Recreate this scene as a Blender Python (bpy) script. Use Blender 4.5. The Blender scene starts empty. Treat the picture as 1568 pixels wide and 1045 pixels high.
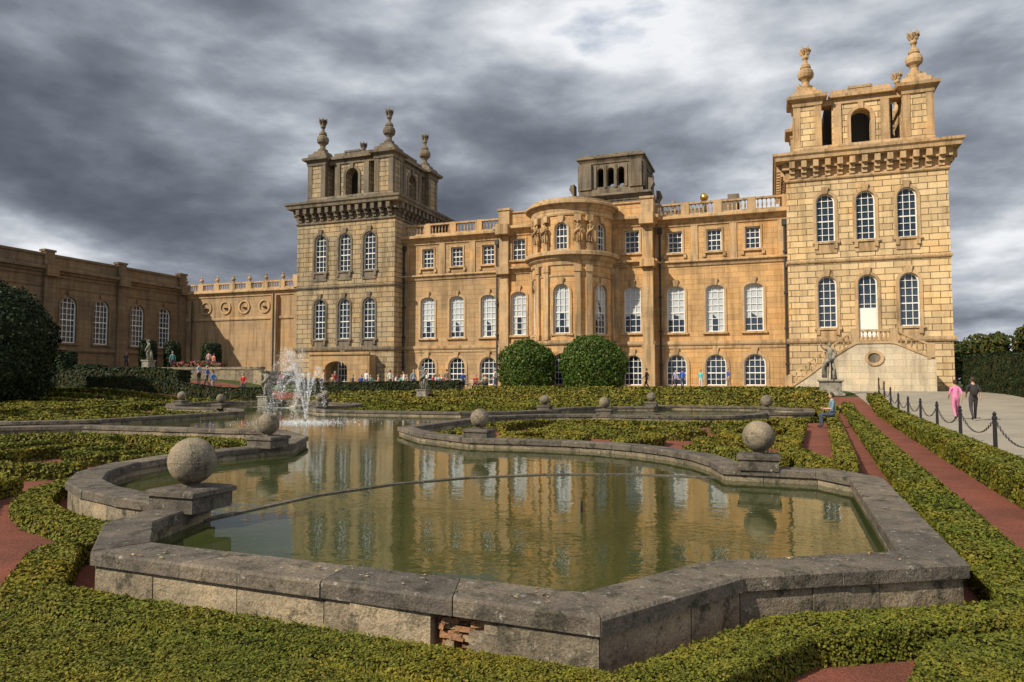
import bpy, math, random
import numpy as np
from mathutils import Vector, Matrix
random.seed(7); rng=np.random.default_rng(7)
D=bpy.data; SC=bpy.context.scene; COL=SC.collection
R=math.radians
# ------------------------------------------------------------ materials
def newmat(name,color=(.5,.5,.5),rough=.8,metal=0,spec=None):
    m=D.materials.new(name); m.use_nodes=True; nt=m.node_tree; b=nt.nodes['Principled BSDF']
    b.inputs['Base Color'].default_value=(*color,1); b.inputs['Roughness'].default_value=rough; b.inputs['Metallic'].default_value=metal
    if spec is not None: b.inputs['Specular IOR Level'].default_value=spec
    return m,nt,b
def N(nt,t,**k):
    n=nt.nodes.new(t)
    for a,v in k.items(): setattr(n,a,v)
    return n
def ramp(nt,src,stops,interp='LINEAR'):
    n=nt.nodes.new('ShaderNodeValToRGB'); n.color_ramp.interpolation=interp; e=n.color_ramp.elements
    while len(e)<len(stops): e.new(.5)
    for i,(p,c) in enumerate(stops):
        e[i].position=p; e[i].color=(*c,1) if len(c)==3 else c
    nt.links.new(src,n.inputs[0]); return n.outputs[0]
def g(v): return (v,v,v)
def noise(nt,vec,scale,detail=5,rough=.6,dist=0):
    n=N(nt,'ShaderNodeTexNoise'); n.inputs['Scale'].default_value=scale; n.inputs['Detail'].default_value=detail
    n.inputs['Roughness'].default_value=rough; n.inputs['Distortion'].default_value=dist
    if vec is not None: nt.links.new(vec,n.inputs['Vector'])
    return n.outputs[0]
def mixc(nt,a,b,fac,mode='MIX'):
    n=nt.nodes.new('ShaderNodeMix'); n.data_type='RGBA'; n.blend_type=mode
    for s,i in ((fac,0),(a,6),(b,7)):
        if hasattr(s,'node'): nt.links.new(s,n.inputs[i])
        else: n.inputs[i].default_value=s if i==0 else (*s,1)
    return n.outputs[2]
def math_(nt,op,a,b=None,clamp=False):
    n=nt.nodes.new('ShaderNodeMath'); n.operation=op; n.use_clamp=clamp
    for s,i in ((a,0),(b,1)):
        if s is None: continue
        if hasattr(s,'node'): nt.links.new(s,n.inputs[i])
        else: n.inputs[i].default_value=s
    return n.outputs[0]
def bump(nt,b,h,strength,dist=.02,prev=None):
    n=nt.nodes.new('ShaderNodeBump'); n.inputs['Strength'].default_value=strength; n.inputs['Distance'].default_value=dist
    nt.links.new(h,n.inputs['Height'])
    if prev is not None: nt.links.new(prev,n.inputs['Normal'])
    nt.links.new(n.outputs[0],b.inputs['Normal']); return n.outputs[0]
def wallvec(nt):
    p=N(nt,'ShaderNodeNewGeometry').outputs['Position']; s=N(nt,'ShaderNodeSeparateXYZ'); nt.links.new(p,s.inputs[0])
    a=math_(nt,'ADD',s.outputs[0],s.outputs[1]); c=N(nt,'ShaderNodeCombineXYZ'); nt.links.new(a,c.inputs[0]); nt.links.new(s.outputs[2],c.inputs[1])
    return p,c.outputs[0],s
def ashlar(name,c1,c2,mortar,bw=1.15,bh=.46,ms=.012,bumps=.5,stain=.5,groove=.03):
    m,nt,b=newmat(name,rough=.9,spec=.2)
    p,v,s=wallvec(nt)
    br=N(nt,'ShaderNodeTexBrick'); nt.links.new(v,br.inputs['Vector'])
    for k,val in (('Color1',(*c1,1)),('Color2',(*c2,1)),('Mortar',(*mortar,1))): br.inputs[k].default_value=val
    br.inputs['Scale'].default_value=1; br.inputs['Mortar Size'].default_value=ms; br.inputs['Mortar Smooth'].default_value=.3
    br.inputs['Brick Width'].default_value=bw; br.inputs['Row Height'].default_value=bh; br.inputs['Bias'].default_value=-.1
    n1=noise(nt,p,.35,4,.65); c=mixc(nt,br.outputs['Color'],ramp(nt,n1,[(.3,(.74,.75,.78)),(.5,g(1)),(.70,(1.14,.98,.78))]),.85,'MULTIPLY')
    mp=N(nt,'ShaderNodeMapping'); mp.inputs['Scale'].default_value=(1.6,1.6,.16); nt.links.new(p,mp.inputs[0])
    n2=noise(nt,mp.outputs[0],1.1,4,.7); c=mixc(nt,c,ramp(nt,n2,[(.36,(.44,.42,.38)),(.53,g(1))]),stain,'MULTIPLY')
    n3=noise(nt,p,9,3,.7); c=mixc(nt,c,ramp(nt,n3,[(.3,g(.74)),(.6,g(1.08))]),.6,'MULTIPLY')
    nt.links.new(c,b.inputs['Base Color'])
    pv=bump(nt,b,math_(nt,'SUBTRACT',1.0,br.outputs['Fac']),bumps,groove); bump(nt,b,n3,.35,.02,pv)
    return m
M_ASH=ashlar('palace_ashlar',(.66,.405,.185),(.52,.32,.15),(.32,.21,.12))
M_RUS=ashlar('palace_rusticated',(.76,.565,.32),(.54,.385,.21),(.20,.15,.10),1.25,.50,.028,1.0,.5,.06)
M_RUSL=ashlar('palace_rusticated_shaded',(.46,.36,.225),(.34,.265,.17),(.13,.105,.075),1.25,.50,.028,1.0,.7,.06)  # greyer, darker rusticated copy: cloud shadow over the north tower painted into the colour
M_ASHL=ashlar('palace_ashlar_shaded',(.50,.335,.18),(.40,.27,.15),(.24,.17,.11))  # darker ashlar copy, north range cloud shadow in its colour; also on arch and figures
M_TRIM=ashlar('palace_trim_stone',(.58,.40,.225),(.47,.325,.185),(.3,.22,.15),1.6,.9,.006,.2,.75,.01)
M_DTRIM=ashlar('palace_blackened_stone',(.24,.20,.15),(.17,.145,.115),(.1,.09,.07),1.2,.7,.006,.2,.8,.01)
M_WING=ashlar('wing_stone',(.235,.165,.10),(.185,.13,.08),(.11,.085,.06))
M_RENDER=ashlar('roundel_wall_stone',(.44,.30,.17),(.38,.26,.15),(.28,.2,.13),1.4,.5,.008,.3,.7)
M_STAIR=ashlar('stair_wall_stone',(.66,.56,.41),(.56,.47,.335),(.38,.32,.23),1.1,.45,.01,.4,.5)
def rimstone(name,ca,cb,cc):
    m,nt,b=newmat(name,rough=.88,spec=.25)
    geo=N(nt,'ShaderNodeNewGeometry'); p=geo.outputs['Position']
    c=ramp(nt,geo.outputs['Random Per Island'],[(0,ca),(.5,cb),(1,cc)])
    n1=noise(nt,p,2.2,5,.7); c=mixc(nt,c,ramp(nt,n1,[(.33,g(.5)),(.5,g(.92)),(.7,(1.35,1.28,1.15))]),.9,'MULTIPLY')
    n2=noise(nt,p,13,4,.75); c=mixc(nt,c,(.45,.42,.35),math_(nt,'MULTIPLY',ramp(nt,n2,[(.60,g(0)),(.66,g(1))]),.6))
    n4=noise(nt,p,5,5,.75); c=mixc(nt,c,(.032,.034,.022),math_(nt,'MULTIPLY',ramp(nt,n4,[(.52,g(0)),(.64,g(1))]),.8))
    n3=noise(nt,p,55,3,.7); c=mixc(nt,c,ramp(nt,n3,[(.3,g(.55)),(.65,g(1.2))]),.85,'MULTIPLY')
    nt.links.new(c,b.inputs['Base Color']); pv=bump(nt,b,n3,.7,.010); bump(nt,b,n2,.7,.03,pv)
    return m
M_COPE=rimstone('coping_stone',(.165,.14,.112),(.125,.108,.092),(.22,.182,.138))
M_RIMW=rimstone('basin_wall_stone',(.33,.265,.18),(.20,.17,.125),(.42,.34,.23))
M_BALL=rimstone('ball_stone',(.22,.175,.12),(.26,.22,.165),(.19,.155,.11))
M_STAT=rimstone('statue_stone',(.32,.30,.25),(.32,.30,.25),(.32,.30,.25))
M_BRICK=rimstone('exposed_brick',(.40,.21,.10),(.26,.14,.08),(.40,.30,.18))
M_WHITE,_,_=newmat('white_paint',(.80,.79,.75),.5)
def glassm(name,c,rough=.06):
    m,nt,b=newmat(name,c,rough); b.inputs['Specular IOR Level'].default_value=.9
    p=N(nt,'ShaderNodeNewGeometry').outputs['Position']; n=noise(nt,p,1.3,2,.5); bump(nt,b,n,.25,.05); return m
M_GDARK=glassm('window_glass',(.020,.035,.060)); M_BLIND=glassm('window_blind',(.50,.54,.58),.25)
M_PIPE,_,_=newmat('lead_pipe',(.035,.035,.035),.6); M_IRON,_,_=newmat('black_iron',(.015,.015,.017),.45)
M_GOLD,_,_=newmat('gilding',(.8,.52,.12),.3,1); M_ROOF,_,_=newmat('lead_roof',(.06,.06,.065),.8)
def leafmat(name,cols,rough=.6,nsc=.8,namp=.5):
    m,nt,b=newmat(name,rough=rough,spec=.2)
    geo=N(nt,'ShaderNodeNewGeometry'); k=len(cols)
    c=ramp(nt,geo.outputs['Random Per Island'],[(i/(k-1),cols[i]) for i in range(k)])
    n=noise(nt,geo.outputs['Position'],nsc,4,.65); c=mixc(nt,c,ramp(nt,n,[(.34,(.60,.74,.6)),(.5,g(1)),(.66,(1.4,1.12,.85))]),namp,'MULTIPLY')
    n=noise(nt,geo.outputs['Position'],nsc*7,2,.6); c=mixc(nt,c,ramp(nt,n,[(.35,g(.70)),(.6,g(1.12))]),.6,'MULTIPLY')
    nt.links.new(c,b.inputs['Base Color']); return m
M_BOX=leafmat('box_leaves',[(.060,.074,.009),(.10,.112,.012),(.135,.145,.016),(.165,.165,.020),(.20,.16,.028)],.65,.8,.9)
M_BOXF=leafmat('box_leaves_golden',[(.085,.090,.012),(.135,.135,.016),(.18,.165,.022),(.21,.18,.028)],.65,.35,.9)
M_DARK=leafmat('yew_leaves',[(.008,.018,.006),(.013,.027,.008),(.022,.040,.012)])
M_BUSH=leafmat('laurel_leaves',[(.030,.058,.008),(.055,.105,.014),(.10,.155,.025)],.45,1.2,.6)
M_TREE=leafmat('tree_leaves',[(.02,.04,.012),(.04,.065,.018),(.07,.08,.02),(.12,.075,.02)],.7,.08,1)
M_TWIG=leafmat('hedge_interior',[(.036,.034,.012),(.042,.038,.014)],1,3,.8); M_BARK,_,_=newmat('bark',(.07,.05,.035),.95)
M_FLOW=leafmat('flower_petals',[(.25,.02,.04),(.35,.1,.12),(.05,.09,.02),(.05,.09,.02)])
M_FALL=leafmat('fallen_leaf',[(.30,.12,.03),(.45,.38,.2),(.2,.1,.04)])
# ------------------------------------------------------------ mesh builder
class MB:
    def __init__(s): s.v=[];s.f=[];s.m=[]
    def add(s,vs,fs,mi=0):
        o=len(s.v); s.v+=[tuple(v) for v in vs]; s.f+=[tuple(i+o for i in f) for f in fs]; s.m+=[mi]*len(fs)
    def box(s,x0,x1,y0,y1,z0,z1,mi=0):
        s.hexa([(x0,y0,z0),(x1,y0,z0),(x1,y1,z0),(x0,y1,z0),(x0,y0,z1),(x1,y0,z1),(x1,y1,z1),(x0,y1,z1)],mi)
    def hexa(s,v,mi=0): s.add(v,[(3,2,1,0),(4,5,6,7),(0,1,5,4),(1,2,6,5),(2,3,7,6),(3,0,4,7)],mi)
    def lathe(s,prof,cx,cy,z0,n=12,mi=0,sc=1,sq=False,rs=1):
        vs=[];off=math.pi/n if sq else 0; k=1/math.cos(math.pi/n) if sq else 1
        for r,z in prof:
            for i in range(n):
                a=off+2*math.pi*i/n; vs.append((cx+r*k*sc*rs*math.cos(a),cy+r*k*sc*rs*math.sin(a),z0+z*sc))
        fs=[(j*n+i,j*n+(i+1)%n,(j+1)*n+(i+1)%n,(j+1)*n+i) for j in range(len(prof)-1) for i in range(n)]
        fs+=[tuple(range(n))[::-1],tuple((len(prof)-1)*n+i for i in range(n))]
        s.add(vs,fs,mi)
    def tube(s,pts,r,n=6,mi=0):
        vs=[];P=[Vector(p) for p in pts]
        for i,p in enumerate(P):
            t=(P[min(i+1,len(P)-1)]-P[max(i-1,0)]).normalized(); u=t.cross(Vector((0,0,1)) if abs(t.z)<.95 else Vector((1,0,0))).normalized(); w=t.cross(u)
            rr=r[i] if isinstance(r,(list,tuple)) else r
            for k in range(n):
                a=2*math.pi*k/n; vs.append(p+(u*math.cos(a)+w*math.sin(a))*rr)
        fs=[(j*n+i,j*n+(i+1)%n,(j+1)*n+(i+1)%n,(j+1)*n+i) for j in range(len(P)-1) for i in range(n)]
        fs+=[tuple(range(n))[::-1],tuple((len(P)-1)*n+i for i in range(n))]
        s.add(vs,fs,mi)
    def ell(s,c,r,nu=10,nv=7,mi=0,rot=None):
        vs=[];
        for j in range(nv+1):
            t=math.pi*j/nv
            for i in range(nu):
                a=2*math.pi*i/nu; p=Vector((r[0]*math.sin(t)*math.cos(a),r[1]*math.sin(t)*math.sin(a),r[2]*math.cos(t)))
                if rot: p=rot@p
                vs.append(p+Vector(c))
        s.add(vs,[(j*nu+i,(j+1)*nu+i,(j+1)*nu+(i+1)%nu,j*nu+(i+1)%nu) for j in range(nv) for i in range(nu)],mi)
    def sweep(s,prof,path,closed=False,mi=0):
        P=[Vector(p[:2]) for p in path]; n=len(P)
        fr=[]
        for i in range(n):
            a=P[i]-P[i-1] if (i>0 or closed) else P[1]-P[0]; b=P[(i+1)%n]-P[i] if (i<n-1 or closed) else P[i]-P[i-1]
            a.normalize(); b.normalize(); na=Vector((a.y,-a.x)); nb=Vector((b.y,-b.x)); m=(na+nb)
            m=m.normalized() if m.length>1e-6 else na; c=max(m.dot(na),.45); fr.append(m/c)
        s.sweepn(prof,P,fr,closed,mi)
    def sweepn(s,prof,P,fr,closed=False,mi=0):
        n=len(P);k=len(prof);vs=[(P[i].x+fr[i].x*o,P[i].y+fr[i].y*o,z) for i in range(n) for o,z in prof]
        fs=[]
        for i in range(n if closed else n-1):
            j=(i+1)%n
            for q in range(k):
                q2=(q+1)%k; fs.append((i*k+q,j*k+q,j*k+q2,i*k+q2))
        if not closed: fs+=[tuple(range(k))[::-1],tuple((n-1)*k+q for q in range(k))]
        s.add(vs,fs,mi)
    def obj(s,name,mats,parent=None,smooth=False):
        me=D.meshes.new(name); me.from_pydata(s.v,[],s.f)
        for m in mats: me.materials.append(m)
        me.polygons.foreach_set('material_index',s.m)
        if smooth: me.polygons.foreach_set('use_smooth',[True]*len(s.f))
        me.update(); ob=D.objects.new(name,me); COL.objects.link(ob)
        if parent: ob.parent=parent
        return ob
def empty(name):
    e=D.objects.new(name,None); COL.objects.link(e); return e
def quads_obj(name,co,mats,midx,parent=None):
    n=len(co); me=D.meshes.new(name); me.vertices.add(n*4); me.vertices.foreach_set('co',co.reshape(-1).astype(np.float32))
    me.loops.add(n*4); me.loops.foreach_set('vertex_index',np.arange(n*4,dtype=np.int32))
    me.polygons.add(n); me.polygons.foreach_set('loop_start',np.arange(0,n*4,4,dtype=np.int32))
    for m in mats: me.materials.append(m)
    me.update(calc_edges=True); ob=D.objects.new(name,me); COL.objects.link(ob)
    if parent: ob.parent=parent
    return ob
def leafquads(P,Nrm,S,tilt=.8):
    n=len(P); nn=Nrm+rng.normal(0,tilt,(n,3)); nn/=np.linalg.norm(nn,axis=1)[:,None]+1e-9
    r=rng.normal(0,1,(n,3)); u=np.cross(nn,r); u/=np.linalg.norm(u,axis=1)[:,None]+1e-9; w=np.cross(nn,u)
    S=S[:,None]*rng.uniform(.7,1.3,(n,1)); u=u*S; w=w*S*.62
    return np.stack([P+u,P+w,P-u,P-w],1)
def sst(a,b,x):
    t=min(max((x-a)/(b-a),0),1); return t*t*(3-2*t)
def gz(x,y):
    return .9*sst(36,54,y)+1.0*sst(-36,-46,x)*sst(28,42,y)
CAM=np.array([0,0,1.7])
def leafsize(d): return np.clip(.0016+.0020*d,.0075,.13)
def wob(P):
    x,y=P[:,0],P[:,1]
    return .006*np.sin(3.1*x+1.3*y)+.005*np.sin(7.7*y-2.1*x+1)+.004*np.sin(15*x+11*y)+.003*np.sin(29*x-23*y)+.003*np.sin(41*y+2+31*x)
def ribbon_hedge(name,paths,h=.22,mat=None,z0=None,round_=.02,dens=1.0):
    mat=mat or M_BOX; core=MB(); LQ=[]
    for path,w in paths:
        P=[Vector(path[0])]; closed=(Vector(path[0])-Vector(path[-1])).length<1e-3
        for a,b in zip(path[:-1],path[1:]):
            a=Vector(a);b=Vector(b);k=max(1,int((b-a).length/.8))
            for i in range(1,k+1): P.append(a.lerp(b,i/k))
        # mitred frames so bends stay filled
        fr=[];n_=len(P)
        for i in range(n_):
            a=(P[i]-P[i-1]) if i>0 else ((P[0]-P[-2]) if closed else P[1]-P[0]); b=(P[i+1]-P[i]) if i<n_-1 else ((P[1]-P[0]) if closed else P[i]-P[i-1])
            a=a.normalized();b=b.normalized();na=Vector((a.y,-a.x));nb=Vector((b.y,-b.x));m=(na+nb); m=m.normalized() if m.length>1e-5 else na; fr.append(m/max(m.dot(na),.6))
        for i in range(n_-1):
            a,b=P[i],P[i+1]; L=(b-a).length
            if L<1e-4: continue
            t=(b-a)/L; nr=Vector((t.y,-t.x)); v=[]
            ea=.03 if (i==0 and not closed) else 0; eb=.03 if (i==n_-2 and not closed) else 0
            for (q,f) in ((a+t*ea,fr[i]),(b-t*eb,fr[i+1])):
                zz=(gz(q.x,q.y) if z0 is None else z0); hw=w/2-.022; top=zz+h-.02
                for o,z in ((-hw,zz-.05),(hw,zz-.05),(hw,top-.03),(hw-.03,top),(-(hw-.03),top),(-hw,top-.03)): v.append((q.x+f.x*o,q.y+f.y*o,z))
            fs=[(k,(k+1)%6,(k+1)%6+6,k+6) for k in range(6)]
            if i==0: fs.append((5,4,3,2,1,0))
            if i==n_-2: fs.append((6,7,8,9,10,11))
            core.add(v,fs)
            za=(gz(a.x,a.y) if z0 is None else z0);zb_=(gz(b.x,b.y) if z0 is None else z0)
            mid=np.array([(a.x+b.x)/2,(a.y+b.y)/2,za+h]); d=float(np.linalg.norm(mid-CAM)); s=float(leafsize(d))
            area=L*(w+2*h); n=int(dens*1.9*area/(1.24*s*s)); n=max(n,4)
            al=rng.uniform(0,1,n); c=rng.uniform(-h,w+h,n); top_=(c>=0)&(c<=w)
            keep=top_|(rng.uniform(0,1,n)<.6); al=al[keep];c=c[keep];top_=top_[keep];n=len(al)
            zz=za+(zb_-za)*al
            off=np.where(top_,c-w/2,np.where(c<0,-w/2,w/2)); zz_=np.where(top_,zz+h,np.where(c<0,zz+h+c,zz+h-(c-w)))
            edge=np.clip((np.abs(off)-(w/2-.05))/.05,0,1); zz_=np.where(top_,zz_-edge**2*round_,zz_)
            offj=off+rng.normal(0,s*.25,n)
            fx_=fr[i].x+(fr[i+1].x-fr[i].x)*al; fy_=fr[i].y+(fr[i+1].y-fr[i].y)*al
            pos=np.stack([a.x+(b.x-a.x)*al+fx_*offj,a.y+(b.y-a.y)*al+fy_*offj,zz_+rng.normal(0,s*.25,n)],1); pos[:,2]+=wob(pos)*np.where(top_,1,0)
            nm=np.where(top_[:,None],np.array([0,0,1.0]),np.sign(off)[:,None]*np.array([nr.x,nr.y,.25]))
            LQ.append(leafquads(pos,nm,np.full(n,s),.42))
            if not closed:
                for cond,q,sg in ((i==0,a,-1),(i==n_-2,b,1)):
                    if cond:
                        m_=max(6,int(2.0*w*h/(1.24*s*s))); o=rng.uniform(-w/2,w/2,m_); zq=rng.uniform(.0,h,m_)
                        pos=np.stack([q.x+nr.x*o+t.x*sg*.01,q.y+nr.y*o+t.y*sg*.01,za+zq],1); LQ.append(leafquads(pos,np.tile([t.x*sg,t.y*sg,.2],(m_,1)),np.full(m_,s),.45))
    e=empty(name); core.obj('hedge_core',[M_TWIG],e); quads_obj('foliage',np.concatenate(LQ),[mat],0,e); return e
def blob(c,r,s,lump=.07,n=None,shape='ell',cover=2.2,seed=0):
    A=4*math.pi*((r[0]*r[1])**1.6/3+(r[0]*r[2])**1.6/3+(r[1]*r[2])**1.6/3)**(1/1.6); n=int(cover*A/(1.24*s*s))
    u=rng.normal(0,1,(n,3)); u/=np.linalg.norm(u,axis=1)[:,None]
    q=u.copy()
    if shape=='box':
        m=(np.abs(u)**5).sum(1)**(1/5); q=u/m[:,None]
    if shape in('cyl','dome'):
        ex=6 if shape=='cyl' else 2.9
        rad=np.sqrt(u[:,0]**2+u[:,1]**2); m=(rad**ex+np.abs(u[:,2])**ex)**(1/ex); q=u/m[:,None]
    k=1+lump*(np.sin(5*u[:,0]+seed)+np.sin(6*u[:,1]+2*seed)+np.sin(7*u[:,2]+seed*3)+.6*np.sin(13*u[:,0]+11*u[:,2]+seed)+.5*np.sin(23*u[:,0]-19*u[:,2]+seed))*.5+rng.normal(0,lump*.35,n)
    P=np.array(c)+q*np.array(r)*k[:,None]
    return leafquads(P,u*1.2,np.full(n,s))
def topiary(name,c,r,mat,shape='ell',lump=.05,s=None,par=None):
    d=float(np.linalg.norm(np.array(c)-CAM)); s=s or float(leafsize(d)); e=par or empty(name)
    co=MB(); co.ell(c,[x*(.9 if shape=='ell' else .86) for x in r],20,12)
    if shape!='ell':
        vs=[]
        for v in co.v:
            u=Vector([(v[i]-c[i])/(r[i]*.86) for i in range(3)])
            if shape=='box': m=sum(abs(t)**5 for t in u)**.2
            else:
                ex=6 if shape=='cyl' else 2.9; m=((u.x**2+u.y**2)**(ex/2)+abs(u.z)**ex)**(1/ex)
            vs.append(tuple(c[i]+u[i]/m*r[i]*.90 for i in range(3)))
        co.v=vs
    co.obj('inner_growth',[M_TWIG if mat is not M_DARK else M_DARK],e,True)
    quads_obj('foliage',blob(c,r,s,lump,shape=shape,seed=random.random()*6),[mat],0,e); return e
# ------------------------------------------------------------ ground
def sheet(name,xs,ys,dz,mat):
    v=[(x,y,gz(x,y)+dz) for y in ys for x in xs]; nx=len(xs)
    f=[(j*nx+i,j*nx+i+1,(j+1)*nx+i+1,(j+1)*nx+i) for j in range(len(ys)-1) for i in range(nx-1)]
    mb=MB(); mb.add(v,f); return mb.obj(name,[mat])
def groundmat(name,ca,cb,sc,fine,bs=.5,bd=.01):
    m,nt,b=newmat(name,rough=.95,spec=.15); p=N(nt,'ShaderNodeNewGeometry').outputs['Position']
    n1=noise(nt,p,sc,5,.65); n2=noise(nt,p,fine,3,.7)
    c=mixc(nt,ca,cb,ramp(nt,n1,[(.35,g(0)),(.65,g(1))])); c=mixc(nt,c,ramp(nt,n2,[(.3,g(.5)),(.65,g(1.3))]),.85,'MULTIPLY')
    nt.links.new(c,b.inputs['Base Color']); bump(nt,b,n2,bs,bd); return m
M_GRASS=groundmat('grass',(.045,.065,.018),(.07,.085,.03),.3,30)
M_RED=groundmat('red_gravel',(.27,.092,.062),(.17,.068,.048),1.2,60,1.0,.015)
M_GRAV=groundmat('pale_gravel',(.38,.335,.265),(.29,.26,.21),.5,45)
M_PAVE=groundmat('paving',(.30,.26,.20),(.24,.21,.16),.6,20)
rg=lambda a,b,s=1:[a+i*s for i in range(int((b-a)/s)+1)]
sheet('ground',[-1500,-700,-300,-150]+rg(-100,60)+[100,200,500,1500],[-1500,-500,-100,-20]+rg(0,70)+[100,200,400,800,2500],0,M_GRASS)
sheet('red_gravel_bed',rg(-50,4),rg(0,48),.006,M_RED)
sheet('gravel_drive',rg(5,24),rg(-2,60),.006,M_GRAV); sheet('red_gravel_path',[4,5],rg(0,48),.006,M_RED)
sheet('palace_forecourt_paving',rg(-35,4),rg(49,64),.012,M_PAVE)
# ------------------------------------------------------------ basin
C0=Vector((-15.4,21.1))
corner=[(3.3,-5.9),(4.9,-7.3),(5.75,-8.9),(5.45,-10.2),(5.35,-11.5),(5.6,-12.7),(6.1,-13.65),(6.8,-14.35),(7.6,-14.8),(8.5,-15.08),(9.35,-15.2),(9.65,-16.2),(10.5,-17.03),(14.5,-17.2),(15.2,-16.05),(16.7,-15.15),(16.78,-10.4),(16.2,-9.55),(15.0,-9.5),(14.8,-8.8),(14.4,-7.95),(13.8,-7.2),(13.0,-6.55),(12.1,-6.15),(11.2,-5.95),(10.3,-5.9),(9.1,-5.95),(7.4,-4.9),(6.0,-3.3)]
rot90=lambda p,k:[(p[0],p[1]),(-p[1],p[0]),(-p[0],-p[1]),(p[1],-p[0])][k]
outline=[]
for k in range(4): outline+=[(C0.x+rot90(p,k)[0],C0.y+rot90(p,k)[1]) for p in corner]
def offpath(path,o,closed=False):
    mb=MB(); mb.sweep([(o,0),(o,1)],path,closed); return [v[:2] for v in mb.v[::2]]
def blocks(mb,path,o0,o1,z0,z1,bl,gap=.004,mi=0,jit=.005,ch=.018,closed=True,skip=None):
    P=[Vector(p) for p in path]; n=len(P); fr=[];sharp=[]
    for i in range(n):
        a=P[i]-P[i-1] if (i>0 or closed) else P[1]-P[0]; b=P[(i+1)%n]-P[i] if (i<n-1 or closed) else P[i]-P[i-1]
        a.normalize();b.normalize();na=Vector((a.y,-a.x));nb=Vector((b.y,-b.x));m=(na+nb).normalized();fr.append(m/max(m.dot(na),.45)); sharp.append(a.dot(b)<.90)
    idx=[i for i in range(n) if sharp[i]] if closed else [0]+[i for i in range(1,n-1) if sharp[i]]+[n-1]
    chains=[]
    if closed:
        for a,b in zip(idx,idx[1:]+[idx[0]+n]): chains.append([j%n for j in range(a,b+1)])
    else:
        for a,b in zip(idx[:-1],idx[1:]): chains.append(list(range(a,b+1)))
    for ch_ in chains:
        Q=[P[j] for j in ch_];F=[fr[j] for j in ch_]; cum=[0]
        for a,b in zip(Q[:-1],Q[1:]): cum.append(cum[-1]+(b-a).length)
        T=cum[-1]; nb=max(1,round(T/bl)); cuts=[0]+[T*(i+random.uniform(-.22,.22))/nb for i in range(1,nb)]+[T]
        def at(s):
            for i in range(len(cum)-1):
                if s<=cum[i+1]+1e-6:
                    f=(s-cum[i])/max(1e-9,cum[i+1]-cum[i]); return Q[i].lerp(Q[i+1],f),F[i].lerp(F[i+1],f)
            return Q[-1],F[-1]
        for s,e in zip(cuts[:-1],cuts[1:]):
            pf=[at(s+gap)]+[(Q[i],F[i]) for i in range(len(cum)) if s+gap+.02<cum[i]<e-gap-.02]+[at(e-gap)]
            if skip and skip(at((s+e)/2)[0]): continue
            dz=random.uniform(-jit,jit);do=random.uniform(-jit,jit)
            mb.sweepn([(o0+do,z0),(o0+do,z1-ch+dz),(o0+do-ch,z1+dz),(o1+ch,z1+dz),(o1,z1-ch+dz),(o1,z0)],[q for q,_ in pf],[f for _,f in pf],False,mi)
basin=empty('water_basin')
mb=MB(); blocks(mb,outline,.0,-.42,.295,.40,1.0); mb.obj('coping_stones',[M_COPE],basin)
mb=MB(); brk=lambda m:abs(m.x+1.95)<.30 and m.y<4.3
blocks(mb,outline,-.035,-.38,-.08,.291,.62,.004,jit=.004,ch=.006,skip=brk)
# worn facing stones either side of the exposed core
mb.box(-2.55,-1.98,3.985,4.2,-.05,.288); mb.box(-1.72,-1.40,3.975,4.2,-.05,.20); mb.box(-1.62,-1.30,3.972,4.2,.204,.288)
mb.obj('basin_wall',[M_RIMW],basin)
mb=MB()
for i in range(26):
    x=-2.0+random.uniform(0,.30); z=random.choice([.08,.13,.18,.22,.25]); y=4.0+random.uniform(0,.06)
    w=random.uniform(.05,.11);a=random.uniform(-.03,.03);hh=random.uniform(.02,.04)
    mb.hexa([(x,y,z),(x+w,y+a,z),(x+w,y+.12,z),(x,y+.12,z),(x,y+.01,z+hh),(x+w,y+a+.01,z+hh+a*.5),(x+w,y+.12,z+hh),(x,y+.12,z+hh)])
mb.box(-2.1,-1.6,4.09,4.3,0,.285)
mb.obj('exposed_brickwork',[M_BRICK],basin)
pp=[]
for i in range(70):
    a=random.random()
    if i<45: x=-4.6+3.6*a; y=4.02+random.uniform(.05,.33)-.04*a
    else: x=-.1+1.3*a; y=5.2+.75*a+random.uniform(.1,.35)
    pp.append((x,y,.412))
P_=np.array(pp); quads_obj('fallen_leaves',leafquads(P_,np.tile([0,0,1.],(70,1)),rng.uniform(.008,.02,70),.25),[M_FALL],0)
M_WATER,nt,b=newmat('pond_water',(.055,.068,.020),.03); b.inputs['IOR'].default_value=1.33; b.inputs['Specular IOR Level'].default_value=.6
p=N(nt,'ShaderNodeNewGeometry').outputs['Position']
n1=noise(nt,p,2.0,3,.5,.3); n2=noise(nt,p,9,2,.5); nn=math_(nt,'ADD',n1,math_(nt,'MULTIPLY',n2,.25)); bump(nt,b,nn,.085,.05)
n5=noise(nt,p,.5,4,.6); nt.links.new(ramp(nt,n5,[(.35,(.036,.048,.015)),(.65,(.058,.066,.020))]),b.inputs['Base Color'])
inner=offpath(outline,-.2,True); mb=MB(); mb.add([(x,y,.2) for x,y in inner],[tuple(range(len(inner)))]); mb.obj('water',[M_WATER])
weir=[(9.65,-15.0),(9.8,-13.2),(10.25,-11.95),(11.0,-10.95),(12.0,-10.2),(13.2,-9.72),(15.0,-9.6)]
mb=MB()
for k in range(4): mb.sweep([(.05,.1),(.05,.215),(-.05,.215),(-.05,.1)],[(C0.x+rot90(q,k)[0],C0.y+rot90(q,k)[1]) for q in weir])
mb.obj('weir_wall',[M_COPE],basin)
peds=[(9.7,-15.2,.24,1),(15.2,-9.68,.235,1),(5.95,-9.35,.215,1),(9.1,-5.95,.215,1)]
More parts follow.
